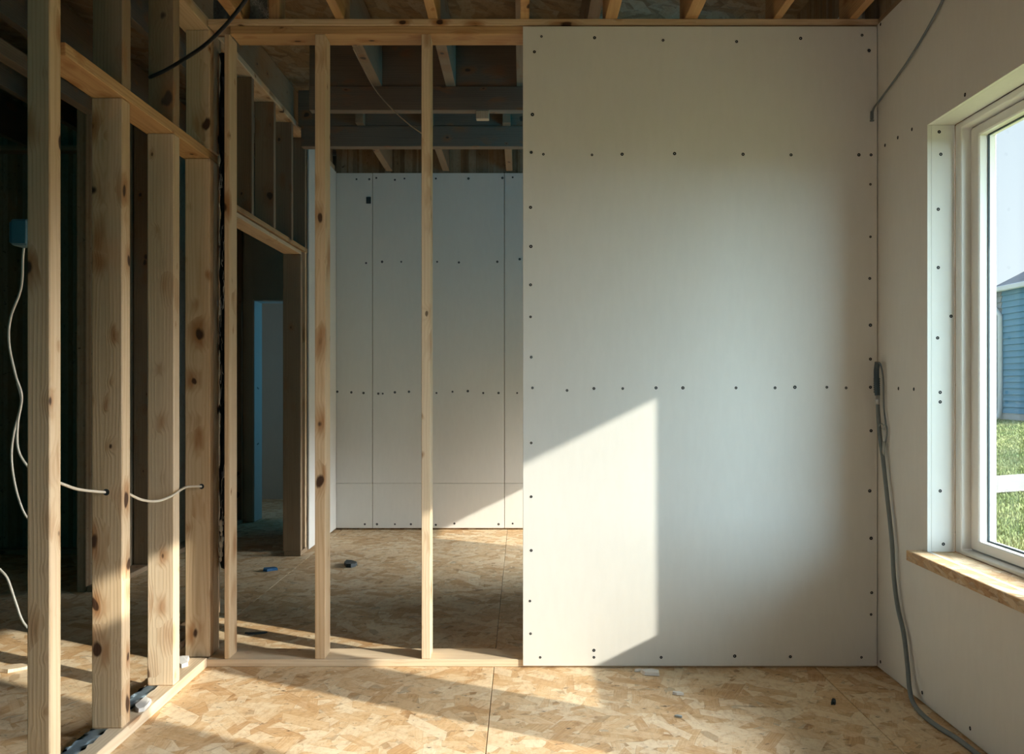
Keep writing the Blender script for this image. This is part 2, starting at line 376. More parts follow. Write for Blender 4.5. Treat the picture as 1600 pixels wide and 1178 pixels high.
# ---- ceiling: dark deck with joists
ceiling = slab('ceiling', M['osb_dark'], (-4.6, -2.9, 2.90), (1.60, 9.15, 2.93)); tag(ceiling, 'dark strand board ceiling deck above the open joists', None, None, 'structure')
JZ = 2.466
for c, wd in ((371, 17), (531, 14), (676.5, 15), (820, 14), (955, 19), (1080, 20), (1214.7, 13), (1333.5, 13)):
    x = pxX(c, FY); h = wd / 410.3 / 2
    board('joist', M['pine_warm'], x - h, x + h, 0.2, 3.80, JZ, JZ + 0.235, 'y', ceiling)
board('rim_joist', M['pine_dark'], -1.30, -1.262, -2.89, 3.66, JZ + .001, JZ + .234, 'y', ceiling)  # rim board added to block light leaking over the left wall
slab('deck_sheet', M['osb_dark'], (-1.3, -2.9, JZ + 0.236), (1.60, 3.80, JZ + 0.254), ceiling)
BZ = 2.644
for c, y in ((560, 75), (690, 75), (815, 75), (918, 75)):
    x = pxX(c, 4.51); board('joist', M['pine_dark'], x - .026, x + .026, 3.83, 5.15, BZ, BZ + 0.22, 'y', ceiling)
for c in (585, 682, 790, 900):
    x = pxX(c + 4, 6.52); board('joist', M['pine_dark'], x - .024, x + .024, 5.80, 7.12, BZ, BZ + 0.22, 'y', ceiling)
BB = 2.519
board('beam', M['pine_shaded'], -1.12, 1.34, 5.09, 5.16, BB, BZ + 0.0, 'x', ceiling)
board('beam', M['pine_shaded'], -1.34, 1.34, 5.87, 5.945, BB, BZ + 0.0, 'x', ceiling)
board('blocking', M['pine_shaded'], -1.12, 1.34, 5.10, 5.14, BZ + .002, BZ + 0.22, 'x', ceiling)
board('blocking', M['pine_shaded'], -1.36, 1.34, 5.88, 5.92, BZ + .002, BZ + 0.22, 'x', ceiling)
b = px(754, 184, 5.12); board('scrap_block', M['pine'], b.x - .034, b.x + .034, 5.10, 5.15, BB - 0.042, BB - .0005, 'z', ceiling)
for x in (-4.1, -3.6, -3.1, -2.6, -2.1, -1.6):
    board('joist', M['pine_shaded'], x - .02, x + .02, -0.5, 6.1, 2.56, 2.80, 'y', ceiling)

# ---- wall_front: stud wall, half of it closed with a plasterboard panel
wf = empty('wall_front', (0, FY, 0), 'open pine stud wall facing the camera, right half closed with plasterboard', None, None, 'structure')
PT = 0.029
board('bottom_plate', M['pine_pale'], -1.200, 1.345, FY - 0.005, FY + 0.150, 0.0005, 0.0285, 'x', wf)
board('top_plate', M['pine'], -1.195, 1.50, FY - 0.004, FY + 0.125, 2.4405, JZ - .0005, 'x', wf)
board('top_plate', M['pine_warm'], -1.110, 1.345, FY, FY + 0.125, 2.409, 2.4395, 'x', wf)
for a, b_, m in ((350.5, 358.5, 'pine'), (492, 508, 'pine'), (658.5, 672.5, 'pine_pale'), (822, 838, 'pine'), (990, 1006, 'pine'), (1156, 1172, 'pine'), (1340, 1356, 'pine')):
    board('stud', M[m], pxX(a, FY), pxX(b_, FY), FY, FY + 0.098, 0.029, 2.4085, 'z', wf)
PY0, PY1 = FY - 0.0155, FY - 0.0055
panel = slab('drywall_panel', M['drywall'], (pxX(817, PY0), PY0, pxZ(1040.5, PY0)), (RX - 0.0035, PY1, pxZ(41, PY0)), wf, 0.0012)
fp = [(846,57),(929,59),(1036,63),(1151,65),(1251,60),(1347,55),(835,81),(1358,79),(832,179),(830,238),(849,241),(925,242),(972,241),(1054,240),(1161,241),(1236,242),(1342,242),(1361,242),(1360,288),
(829,324),(829.5,385),(829,445),(829,495),(830,558),(832,606),(886,610),(928,607),(973,607),(1025,606),(1067,606),(1150,606),(1211,606),(1242,605),(1292,605),(1322,606),(1360,605),
(1360,370),(1359,435),(1360,508),(1360,561),(1361,673),(1359,767),(1361,841),(1362,926),(1361,960),(830,692),(830,776),(830,860),(828,939),(829,990),(844,1027),(928,1016),(928,1027),(1033,1027),(1148,1025),(1235,1026),(1346,1027)]
panel.matrix_local  # noqa
def panel_screws(pn, root, pts, Y, sc_=1.0):
    q = Vector((0, -1, 0)).to_track_quat('Z', 'Y').to_matrix().to_4x4()
    wl = root.location + pn.location
    for x, y in pts:
        o = bpy.data.objects.new('screw', SCREW); COL.objects.link(o); o.parent = pn
        s = sc_ * random.uniform(0.85, 1.2)
        o.matrix_local = Matrix.Translation(px(x, y, Y) - Vector((0, 0.0003, 0)) - wl) @ q @ Matrix.Rotation(random.uniform(0, 6), 4, 'Z') @ Matrix.Diagonal((s, s, 1, 1))
panel_screws(panel, wf, fp, PY0)

# ---- wall_right: solid outer wall with window openings, boarded inside
def grid_wall(name, mat, x0, x1, ys, zs, holes, parent=None):
    """a slab standing in the Y-Z plane with rectangular openings, one closed mesh"""
    bm = bmesh.new(); vs_ = {}
    def V(x, i, j):
        k_ = (x, i, j)
        if k_ not in vs_: vs_[k_] = bm.verts.new((x, ys[i], zs[j]))
        return vs_[k_]
    solid = lambda i, j: 0 <= i < len(ys) - 1 and 0 <= j < len(zs) - 1 and not any(ys[i] >= h[0] - 1e-6 and ys[i + 1] <= h[1] + 1e-6 and zs[j] >= h[2] - 1e-6 and zs[j + 1] <= h[3] + 1e-6 for h in holes)
    for i in range(len(ys) - 1):
        for j in range(len(zs) - 1):
            if not solid(i, j): continue
            bm.faces.new((V(x0, i, j), V(x0, i, j + 1), V(x0, i + 1, j + 1), V(x0, i + 1, j)))
            bm.faces.new((V(x1, i, j), V(x1, i + 1, j), V(x1, i + 1, j + 1), V(x1, i, j + 1)))
            for di, dj, a, b2 in ((-1, 0, (i, j), (i, j + 1)), (1, 0, (i + 1, j + 1), (i + 1, j)), (0, -1, (i + 1, j), (i, j)), (0, 1, (i, j + 1), (i + 1, j + 1))):
                if not solid(i + di, j + dj): bm.faces.new((V(x0, *a), V(x1, *a), V(x1, *b2), V(x0, *b2)))
    bmesh.ops.recalc_face_normals(bm, faces=bm.faces)
    return mesh_obj(name, bm, mat, parent)
W1 = (2.39, 3.22, 0.517, 1.939)      # the window in view: near jamb, far jamb, sill, head
W2 = (1.21, 2.24, 0.517, 1.939)     # its neighbour, just outside the frame
W3 = (5.44, 6.75, 0.35, 1.12)        # low window of the back room
XI, XO = RX + 0.0125, 1.540
HO = 0.012                           # lining thickness
def grow(h, d): return (h[0] - d, h[1] + d, h[2] - d, h[3] + d)
Hs = [grow(W1, HO), grow(W2, HO), grow(W3, HO)]
ysr = sorted({-2.9, 9.15} | {v for h in Hs for v in h[:2]}); zsr = sorted({-0.10, 2.90} | {v for h in Hs for v in h[2:]})
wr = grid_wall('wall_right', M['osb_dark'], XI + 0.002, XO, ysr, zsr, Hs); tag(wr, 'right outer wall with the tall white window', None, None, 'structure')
Hd = [W1, W2]
ysd = sorted({1.0, FY - 0.002} | {v for h in Hd for v in h[:2]}); zsd = sorted({0.004, 2.44} | {v for h in Hd for v in h[2:]})  # boarding stops early; unseen dark core put in to lower bounce light
dr = grid_wall('drywall_panel', M['drywall'], RX, XI, ysd, zsd, Hd, wr)
Hb = [W3]; dr2 = grid_wall('drywall_panel', M['drywall'], RX, XI, sorted({FY + .16, BY - .002} | set(W3[:2])), sorted({0.004, 2.64} | set(W3[2:])), Hb, wr)
board('top_plate', M['pine_dark'], RX + 0.004, RX + 0.014, -2.9, FY - .006, 2.441, JZ - .001, 'y', wr, 0.001)
def lining(h):
    for nm, lo, hi in (('jamb_board', (XI + .0005, h[1], h[2]), (RX + 0.091, h[1] + HO - .001, h[3])), ('jamb_board', (XI + .0005, h[0] - HO + .001, h[2]), (RX + 0.091, h[0], h[3])),
                       ('head_board', (XI + .0005, h[0], h[3]), (RX + 0.091, h[1], h[3] + HO - .001))):
        o = slab(nm, M['drywall'], lo, hi, wr, 0.0008)
        if h is W1 and nm == 'jamb_board' and lo[1] > 3: jb.append(o)
jb = []
lining(W1); lining(W2)
qy = Vector((0, -1, 0)).to_track_quat('Z', 'Y').to_matrix().to_4x4()
for x, y in ((1467.5,206),(1470,241),(1466,327),(1466,418),(1465,528),(1486,494),(1469,613),(1469,628),(1469,767),(1474,850)):
    o = bpy.data.objects.new('screw', SCREW); COL.objects.link(o); o.parent = jb[0]
    o.matrix_local = Matrix.Translation(px(x, y, W1[1]) - Vector((0, .0003, 0)) - jb[0].location) @ qy
qx = Vector((-1, 0, 0)).to_track_quat('Z', 'Y').to_matrix().to_4x4()
for x, y in ((1376,38),(1508,148),(1383,227),(1403,215),(1425,202),(1404,607),(1428,608),(1376,1034),(1441,1082),(1516,1138)):
    Y = RX * F / (x - CX)
    o = bpy.data.objects.new('screw', SCREW); COL.objects.link(o); o.parent = dr
    o.matrix_local = Matrix.Translation(px(x, y, Y) - Vector((.0003, 0, 0))) @ qx @ Matrix.Diagonal((1.15, 1.15, 1, 1))

# ---- windows: frame ring, sash ring, glass, gasket, strand board sill
def ring(name, mat, x0, x1, o, i, parent, bev=0.003):
    """rectangular ring in the Y-Z plane; o outer and i inner (y0, y1, z0, z1)"""
    bm = bmesh.new()
    P = lambda r: [(r[0], r[2]), (r[1], r[2]), (r[1], r[3]), (r[0], r[3])]
    A = [[bm.verts.new((x, y, z)) for y, z in P(r)] for x in (x0, x1) for r in (o, i)]
    for k in range(4):
        n = (k + 1) % 4
        bm.faces.new((A[0][k], A[0][n], A[1][n], A[1][k])); bm.faces.new((A[2][k], A[3][k], A[3][n], A[2][n]))
        bm.faces.new((A[0][k], A[2][k], A[2][n], A[0][n])); bm.faces.new((A[1][k], A[1][n], A[3][n], A[3][k]))
    bmesh.ops.recalc_face_normals(bm, faces=bm.faces)
    if bev: bmesh.ops.bevel(bm, geom=bm.edges[:], offset=bev, segments=1, affect='EDGES')
    return mesh_obj(name, bm, mat, parent)
def window(name, h, label, full=True):
    w_ = empty(name, (0, 0, 0), label, None, None, 'structure')
    x = RX + 0.0925
    a = (h[0], h[1], h[2] + 0.0005, h[3]); b2 = (h[0] + .043, h[1] - .043, h[2] + .014, h[3] - .022)
    ring('window_frame', M['vinyl'], x, x + .0885, a, b2, w_)
    c = (b2[0] + .0025, b2[1] - .0025, b2[2] + .0025, b2[3] - .0025); d = (c[0] + .058, c[1] - .058, c[2] + .034, c[3] - .034)
    s_ = ring('sash', M['vinyl'], x + .030, x + .088, c, d, w_, 0.004)
    gy = (d[0] - .001, d[1] + .001, d[2] - .001, d[3] + .001); gi = (d[0] + .004, d[1] - .004, d[2] + .004, d[3] - .004)
    ring('gasket', M['gasket'], x + .058, x + .064, gy, gi, s_, 0)
    slab('pane', M['glass'], (x + .0605, d[0], d[2]), (x + .0615, d[1], d[3]), w_)
    return w_
w1 = window('window_1', W1, 'white framed window at the right edge of the photo')
w2 = window('window_2', W2, 'second white framed window nearer the camera outside the frame')
ws = slab('window_sill', M['osb'], (1.300, 1.10, W1[2] - 0.034), (RX + 0.0915, 3.256, W1[2] - 0.0005), w1, 0.0015); tag(ws, 'rough strand board window sill with a dark splintered edge')
# cut the sill around the wall: notch is behind the wall face, so only the nose is proud; front edge as its own strip
se = slab('sill_edge', M['osb_edge'], (1.2965, 1.10, W1[2] - 0.0345), (1.2998, 3.257, W1[2] - 0.0008), ws, 0.0008)
w3 = window('window_3', W3, 'low window of the back room hidden behind the plasterboard')

# ---- wall_left: stud wall beside the camera
wl = empty('wall_left', (-1.2, 2.4, 0), 'open pine stud wall along the left side of the room', None, None, 'structure')
PLZ = 0.036
board('bottom_plate', M['pine_pale'], -1.300, -1.196, 0.6, FY - .006, 0.0005, PLZ, 'y', wl)
board('top_plate', M['pine'], -1.300, -1.197, 0.6, 3.82, 2.433, JZ - .0008, 'y', wl)
board('blocking', M['pine_warm'], -1.298, -1.199, 2.541, 3.815, 1.9405, 1.975, 'y', wl)
studs = ((2.48, 42, 78, .060, 'pine'), (2.917, 143, 191, .060, 'pine'), (3.33, 230, 271.5, .058, 'pine_pale'), (3.70, 289, 328, .037, 'pine'))
for i, (Y, a, b_, th, m) in enumerate(studs):
    x0, x1 = pxX(a, Y), pxX(b_, Y)
    zb = PLZ + .0005 if Y < 3.6 else .029
    if i == 0: board('stud', M[m], x0, x1, Y, Y + th, zb, 2.4325, 'z', wl, 0.003)
    else:
        board('stud', M[m], x0, x1, Y, Y + th, zb, 1.940, 'z', wl, 0.003)
        board('cripple_stud', M['pine_dark' if i < 3 else 'pine'], x0 + .003, x1 + (.002 if i == 1 else 0), Y, Y + th, 1.9755, 2.4325, 'z', wl, 0.003)
board('stud', M['pine_pale'], -1.288, -1.1935, 3.739, 3.815, .029, 1.940, 'z', wl, 0.003)
board('cripple_stud', M['pine'], -1.288, -1.1935, 3.739, 3.815, 1.9755, 2.4325, 'z', wl, 0.003)
slab('drywall_panel', M['drywall'], (-1.1955, -2.88, .012), (-1.183, 2.14, 2.43), wl, .002)  # unseen panel added to keep the rear lamp off the stud faces
for Y in (1.64, 2.06):
    board('stud', M['pine'], -1.30, -1.21, Y, Y + .05, PLZ + .0005, 2.4325, 'z', wl, 0.003)

# ---- back room: plasterboard wall_back, partition with a doorway on its left
wb = empty('wall_back', (0, BY, 0), 'shaded plasterboard wall at the end of the back room', None, None, 'structure')
cx_ = [-1.37, pxX(582, BY), pxX(788, BY), 0.92, 1.35]; zz = [0.012, pxZ(755, BY), pxZ(270, BY)]
rows = {0: [(524,819),(570,819),(589,819),(617,819),(642,819),(681,820),(710,818),(779,819),(801,818)],
        1: [(557,280),(577,280),(588,278),(617,281),(632,279),(681,279),(732,279),(785,278),(801,277),(572,411),(597,409),(627,409),(683,409),(717,410),(777,409),(812,405),(527,612),(549,613),(568,614),(591,615),(598,615),(617,613),(639,612),(682,614),(707,612),(731,611),(755,614),(779,614),(808,614)]}
for j in range(2):
    for i in range(4):
        p_ = slab('drywall_panel', M['drywall'], (cx_[i] + .002, BY, zz[j] + .001), (cx_[i + 1] - .002, BY + .0125, zz[j + 1] - .001), wb, 0.002)
        panel_screws(p_, wb, [q for q in rows[j] if cx_[i] < pxX(q[0], BY) < cx_[i + 1]], BY, 1.35)
        if (i, j) == (0, 1):
            c = px(576, 313, BY); o = slab('outlet_box', M['dark_chip'], (c.x - .018, BY - .006, c.z - .025), (c.x + .018, BY - .0005, c.z + .025), None, .003)
            o.parent = p_; o.location = o.location - p_.location - wb.location
slab('back_board', M['osb_dark'], (-1.37, BY + .014, 0.0), (1.35, BY + .12, 2.88), wb)

HX = -1.38
wp = empty('wall_hall', (HX, 5.0, 0), 'stud partition with a doorway on the left of the back room', None, None, 'structure')
board('bottom_plate', M['pine_dark'], HX - .105, HX, 6.04, 7.12, .0005, .03, 'y', wp)
board('bottom_plate', M['pine_dark'], HX - .105, HX, 3.90, 4.40, .0005, .03, 'y', wp)
board('header', M['pine'], HX - .107, HX - .004, 4.38, 6.075, 1.889, 1.912, 'y', wp)
board('header', M['pine_warm'], HX - .107, HX + .002, 4.38, 6.22, 1.919, 1.945, 'y', wp)
slab('header_packing', M['pine_dark'], (HX - .105, 4.39, 1.9125), (HX - .018, 6.06, 1.9185), wp)
board('jamb_stud', M['pine_dark'], HX - .112, HX, 6.04, 6.083, .031, 1.888, 'z', wp, .003)
board('jamb_stud', M['pine'], HX - .100, HX + .001, 6.165, 6.20, .031, 1.918, 'z', wp, .003)
board('jamb_stud', M['pine_dark'], HX - .105, HX, 4.385, 4.425, .031, 1.888, 'z', wp, .003)
for Y in (4.945, 5.385, 5.80, 6.165):
    board('cripple_stud', M['pine_dark'], HX - .107, HX, Y, Y + .04, 1.9455, 2.648, 'z', wp, .003)
board('cripple_stud', M['pine_dark'], HX - .107, HX, 4.40, 4.44, 1.9455, 2.648, 'z', wp, .003)
board('top_plate', M['pine'], HX - .112, HX + .005, 3.84, 7.12, 2.649, 2.685, 'y', wp, .004)
board('rim_joist', M['pine_dark'], HX - .06, HX - .012, 3.84, 7.12, 2.686, 2.89, 'y', wp, .004)
slab('drywall_panel', M['drywall'], (HX, 6.22, .012), (HX + .0125, BY - .002, 2.64), wp, .002)
pz = [px(486, 660, 6.36)]
slab('sheathing', M['osb_dark'], (HX - .118, 6.21, 0.0), (HX - .108, 7.5, 2.88), wp)

# ---- hall beyond the doorway
wh = empty('wall_far', (-2.1, 7.52, 0), 'dark wall with a doorway at the end of the hall', None, None, 'structure')
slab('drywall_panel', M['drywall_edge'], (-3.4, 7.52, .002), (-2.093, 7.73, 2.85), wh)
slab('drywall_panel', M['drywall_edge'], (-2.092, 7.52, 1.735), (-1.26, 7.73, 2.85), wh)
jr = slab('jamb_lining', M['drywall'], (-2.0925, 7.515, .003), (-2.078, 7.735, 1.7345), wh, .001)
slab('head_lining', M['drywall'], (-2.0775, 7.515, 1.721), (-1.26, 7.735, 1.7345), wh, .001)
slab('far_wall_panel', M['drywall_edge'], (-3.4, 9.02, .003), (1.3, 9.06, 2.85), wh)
q = Vector((1, 0, 0)).to_track_quat('Z', 'Y').to_matrix().to_4x4()
for yy in (606, 607, 693, 694):
    o = bpy.data.objects.new('screw', SCREW); COL.objects.link(o); o.parent = jr
    Y = 7.60 + (yy % 2) * .03; o.matrix_local = Matrix.Translation(Vector((-2.0777, Y, pxZ(yy, Y))) - jr.location - wh.location) @ q @ Matrix.Diagonal((1.4, 1.4, 1, 1))
wo_ = empty('wall_side', (-2.2, 6.0, 0), 'dark stud framing on the left of the hall', None, None, 'structure')
HX2 = -2.16
for Y in (5.2, 5.6, 6.0, 6.6, 7.18, 7.46):
    board('stud', M['pine_dark'], HX2 - .09, HX2, Y, Y + .04, .031, 2.60, 'z', wo_, .003)
board('bottom_plate', M['pine_dark'], HX2 - .09, HX2, 5.0, 7.51, .0005, .03, 'y', wo_)
board('header', M['pine_dark'], HX2 - .10, HX2 + .004, 6.645, 7.175, 1.86, 1.93, 'y', wo_)
slab('sheathing', M['osb_dark'], (-2.30, 5.0, 0), (-2.255, 7.51, 2.88), wo_)

# ---- dark room on the left
wd = empty('wall_outer', (-4.5, 3, 0), 'dark strand board walls of the room behind the left studs', None, None, 'structure')
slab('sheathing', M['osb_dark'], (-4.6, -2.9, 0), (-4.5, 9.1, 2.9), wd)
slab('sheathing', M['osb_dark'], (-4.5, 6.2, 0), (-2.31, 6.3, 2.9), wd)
for x in (-4.2, -3.8, -3.4, -3.0, -2.6):
    board('stud', M['pine_dark'], x - .02, x + .02, 6.10, 6.195, .032, 2.55, 'z', wd, .003)
board('bottom_plate', M['pine_dark'], -4.48, -2.32, 6.10, 6.195, .0005, .031, 'x', wd)
board('top_plate', M['pine_dark'], -4.48, -2.32, 6.10, 6.195, 2.5505, 2.585, 'x', wd)
a = px(-10, 0, 3.2); b_ = px(46, 41, 3.9)
board('brace', M['pine_shaded'], -1.98, -1.93, 2.2, 4.4, 2.30, 2.36, 'y', wd)
slab('rear_sheathing', M['osb_dark'], (-4.6, -3.0, -0.1), (1.540, -2.9, 2.93), wd)

# ================================================================== things indoors
# thick grey cable hanging in the corner
gc = empty('grey_cable', (1.335, 3.6, 0.0), 'thick grey cable hanging in the corner and running along the floor by the right wall', 'cable')
def onwall(x, y, X=1.338):
    Y = X * F / (x - CX); return px(x, y, Y)
def onfloor(x, y, z=0.008):
    Y = (CH - z) * F / (y - CY); return px(x, y, Y)
CR = 0.0078
pts = [onwall(1371, 566, 1.330), onwall(1370, 582, 1.330), onwall(1371, 620, 1.331), onwall(1374, 672, 1.332), onwall(1380, 720, 1.333), onwall(1386, 775, 1.333), onwall(1393, 840, 1.333), onwall(1397, 905, 1.333), onwall(1403, 950, 1.334), onwall(1412, 990, 1.334), onwall(1418, 1040, 1.332), onwall(1421, 1075, 1.325),
       onfloor(1427, 1098, .010), onfloor(1443, 1118), onfloor(1468, 1137), onfloor(1497, 1155), onfloor(1522, 1174), onfloor(1556, 1200), onfloor(1610, 1240)]
tube('cable_sheath', M['grey_cable'], pts, CR, gc, 10, 8)
pts = [onwall(1371, 567, 1.329), onwall(1376, 570, 1.334), onwall(1380, 592, 1.340), onwall(1381, 635, 1.342), onwall(1384, 662, 1.342), onwall(1386, 676, 1.342), onwall(1382, 700, 1.340), onwall(1379, 722, 1.336)]
tag(tube('thin_wire', M['grey_cable'], pts, 0.003, gc, 8, 8), 'thin wire looped beside the thick cable')
bm = bmesh.new(); o0 = gc.location
prof = [onwall(1371, 566, 1.328), onwall(1369.5, 580, 1.328), onwall(1370, 600, 1.328), onwall(1371, 618, 1.328)]
bm_tube(bm, [p - o0 for p in prof], 0.0100, 12, 6)
for i in range(7):
    c = onwall(1370, 592 + i * 3.4, 1.328) - o0; bm_tube(bm, [c + Vector((0, 0, .0025)), c - Vector((0, 0, .0025))], 0.0118, 12, 2)
bmesh.ops.recalc_face_normals(bm, faces=bm.faces)
M['connector'] = mat_plain('connector', (0.045, 0.075, 0.095), 0.35, 0.5)
tag(mesh_obj('connector', bm, M['connector'], gc), 'dark ribbed connector at the top of the cable')
tube('ferrule', M['metal'], [onwall(1371, 617, 1.328), onwall(1371.3, 632, 1.328)], 0.0085, gc, 10)
for dx, dy in ((0, 0), (6, 2)):
    c = onwall(1377 + dx, 666 + dy, 1.338)
    tag(tube('cable_tie', M['clear'], [c + Vector((.008 * math.cos(t), .004 * math.sin(2 * t), .010 * math.sin(t))) for t in [i * 2 * math.pi / 10 for i in range(11)]], 0.0022, gc, 6, 4), 'clear plastic tie')
tag(tube('clear_sleeve', M['clear'], [onwall(1381, 690, 1.336), onwall(1380.5, 712, 1.336)], 0.006, gc, 8), 'clear plastic sleeve')

# thin grey cable at the top of the right wall
tc = empty('thin_cable', (1.345, 3.6, 2.0), 'thin grey cable slanting down the top of the right wall to a corner clip', 'cable')
pts = [onwall(1490, -40, 1.343), onwall(1472, 2, 1.343), onwall(1452, 40, 1.343), onwall(1426, 84, 1.342), onwall(1400, 122, 1.341), onwall(1376, 155, 1.338), onwall(1365, 170, 1.330), onwall(1362.5, 184, 1.326)]
tube('cable_sheath', M['grey_cable'], pts, 0.0042, tc, 8, 8)
bm = bmesh.new(); c = px(1362.5, 179, PY0 - .006) - tc.location
bm_box(bm, c - Vector((.0055, .005, .018)), c + Vector((.0055, .005, .014)), .002); bm_box(bm, c - Vector((.007, .005, .026)), c + Vector((.007, .005, .020)) - Vector((0, 0, .04)), .001)
mesh_obj('clip', bm, M['grey_cable'], tc)

# pale cables threaded through the left studs
def things_tube(name, label, cat, mat, pts, r, group=None):
    o = tube(name, mat, pts, r); return tag(o, label, cat, 'pale cables on the left' if name == 'pale_cable' else group)
things_tube('pale_cable', 'pale cable drooping between the first and second left studs', 'cable', M['white_cable'],
    [px(60, 748, 2.535), px(88, 753, 2.58), px(120, 764, 2.75), px(150, 768, 2.88), px(164, 769, 2.918), px(172, 769, 2.93)], 0.0042)
things_tube('pale_cable', 'pale cable sagging between the second and fourth left studs', 'cable', M['white_cable'],
    [px(190, 766, 2.965), px(204, 773, 2.99), px(222, 781, 3.06), px(245, 783, 3.20), px(266, 776, 3.29), px(281.5, 766, 3.35), px(291, 761, 3.50), px(302, 760, 3.62), px(315, 760, 3.705)], 0.0042)
things_tube('pale_cable', 'pale wavy cable hanging from the box left of the first stud', 'cable', M['white_cable'],
    [px(40, 366, 2.66), px(36, 400, 2.66), px(33, 450, 2.66), px(17, 495, 2.66), px(14, 535, 2.66), px(24, 585, 2.66), px(34, 620, 2.66), px(28, 660, 2.66), px(28, 700, 2.66), px(42, 727, 2.66), px(60, 740, 2.66)], 0.0034)
things_tube('pale_cable', 'pale cable branching off behind the wavy one left of the first stud', 'cable', M['white_cable'],
    [px(27, 598, 2.70), px(33, 628, 2.70), px(22, 675, 2.70), px(18, 712, 2.70), px(22, 750, 2.70), px(31, 785, 2.70), px(42, 808, 2.70), px(60, 822, 2.70)], 0.0032)
things_tube('pale_cable', 'pale cable end low at the left edge of the photo', 'cable', M['white_cable'],
    [px(-12, 880, 2.7), px(2, 892, 2.7), px(12, 905, 2.7), px(24, 940, 2.7), px(34, 968, 2.7), px(46, 985, 2.7)], 0.0036)
things_tube('pale_cable', 'thin pale cable hanging from the back room joists to the middle stud', 'cable', M['white_cable'],
    [px(552, 76, 4.4), px(562, 96, 4.4), px(585, 138, 4.35), px(612, 170, 4.2), px(640, 195, 3.95), px(664, 212, 3.79)], 0.0026)
things_tube('dark_cable', 'black cable hanging across the top left corner', 'cable', M['dark_cable'],
    [px(400, -25, 2.9), px(378, 8, 2.92), px(350, 42, 3.0), px(318, 72, 3.1), px(282, 96, 3.25), px(256, 111, 3.29), px(234, 121, 3.33)], 0.0065)
for (hx, hy, hY, hi) in ((166, 769, 2.917, 2), (315, 760, 3.70, 4)):
    bm = bmesh.new(); bmesh.ops.create_circle(bm, cap_ends=True, segments=14, radius=.010); bmesh.ops.solidify(bm, geom=bm.faces[:], thickness=.0006)  # flat dark disc painted as the shade inside a cable hole
    h_ = mesh_obj('hole_shade_disc', bm, M['backing'], wl); h_.location = px(hx, hy, hY) - Vector((0, .0004, 0)) - wl.location; h_.rotation_euler = (R(90), 0, 0); h_['label'] = 'dark disc painting the shade in a drilled cable hole'
# junction box on the back of the first stud
jb_ = empty('junction_box', px(34, 365, 2.6), 'dusty blue junction box on the back of the first left stud', 'box')
bm = bmesh.new(); bm_box(bm, (-.016, -.03, -.035), (.03, .03, .035), .005); mesh_obj('box_body', bm, M['box_blue'], jb_)
bm = bmesh.new(); bm_box(bm, (-.021, -.026, -.028), (-.0165, .026, .028), .002); mesh_obj('box_cover', bm, M['box_blue'], jb_)

# dark film put in as the gap's shade between corner studs, with fibres
fl = empty('shade_backing', (-1.165, 3.80, 0.3), 'dark shade-coloured film with white fibres in the gap beside the corner stud', 'backing')
bm = bmesh.new(); prev = None; z = 0.35
while z < 2.39:
    x0 = -1.188 + random.uniform(-.006, .006); yy = 3.80 + random.uniform(-.012, .012)
    row = [bm.verts.new(Vector((x0 - .004, 3.817, z)) - fl.location), bm.verts.new(Vector((x0 + .012, yy, z + random.uniform(-.01, .01))) - fl.location), bm.verts.new(Vector((-1.143, 3.812 + random.uniform(-.01, .01), z)) - fl.location)]
    if prev:
        for k in (0, 1): bm.faces.new((prev[k], prev[k + 1], row[k + 1], row[k]))
    prev = row; z += 0.035
r_ = bmesh.ops.solidify(bm, geom=bm.faces[:], thickness=0.002)
mesh_obj('backing', bm, M['backing'], fl)
bm = bmesh.new()
for i in range(46):
    z = random.uniform(.40, 1.95); x = random.uniform(-1.183, -1.160); p = Vector((x, 3.765 + random.uniform(0, .02), z)) - fl.location
    pp = [p]
    for k in range(5): pp.append(pp[-1] + Vector((random.uniform(-.004, .0045), random.uniform(-.004, .002), random.uniform(-.03, .014))))
    bm_tube(bm, pp, random.choice((.0005, .0007, .0010)), 4, 3)
bmesh.ops.recalc_face_normals(bm, faces=bm.faces)
tag(mesh_obj('fibres', bm, M['tuft'], fl), 'white fibre tufts', None, None, 'stuff')
bm = bmesh.new()
for i in range(8):
    c = px(346.5 + random.uniform(-2, 2), 818 + i * 8, 3.77) - fl.location; bmesh.ops.create_icosphere(bm, subdivisions=1, radius=random.uniform(.006, .011), matrix=Matrix.Translation(c) @ Matrix.Diagonal((.8, .8, 1.6, 1)))
tag(mesh_obj('foam_lump', bm, M['tuft'], fl, True), 'blue white lump of foam')
bm = bmesh.new(); bm_box(bm, px(343, 302, 3.83) - fl.location - Vector((0, .01, .04)), px(350, 302, 3.83) - fl.location + Vector((0, .01, .012)), .002)
mesh_obj('wood_wedge', bm, M['pine'], fl)

# grey insulation above the top plate
iz = empty('insulation_batt', (-0.98, 3.86, 2.47), 'fibrous grey insulation batt above the top plate in the upper left', 'insulation')
bm = bmesh.new(); nx, nz = 16, 8; gv = []
for i in range(nx):
    for j in range(nz):
        x = pxX(338, 3.8) + (pxX(424, 3.8) - pxX(338, 3.8)) * i / (nx - 1); zc = 2.467 + .22 * j / (nz - 1)
        gv.append(bm.verts.new(Vector((x, 3.76 + random.uniform(-.012, .012) + .03 * math.sin(i * .7), zc)) - iz.location))
for i in range(nx - 1):
    for j in range(nz - 1): bm.faces.new((gv[i * nz + j], gv[(i + 1) * nz + j], gv[(i + 1) * nz + j + 1], gv[i * nz + j + 1]))
bmesh.ops.solidify(bm, geom=bm.faces[:], thickness=0.03); bmesh.ops.recalc_face_normals(bm, faces=bm.faces)
mesh_obj('batt', bm, M['wool'], iz, True)
bm = bmesh.new()
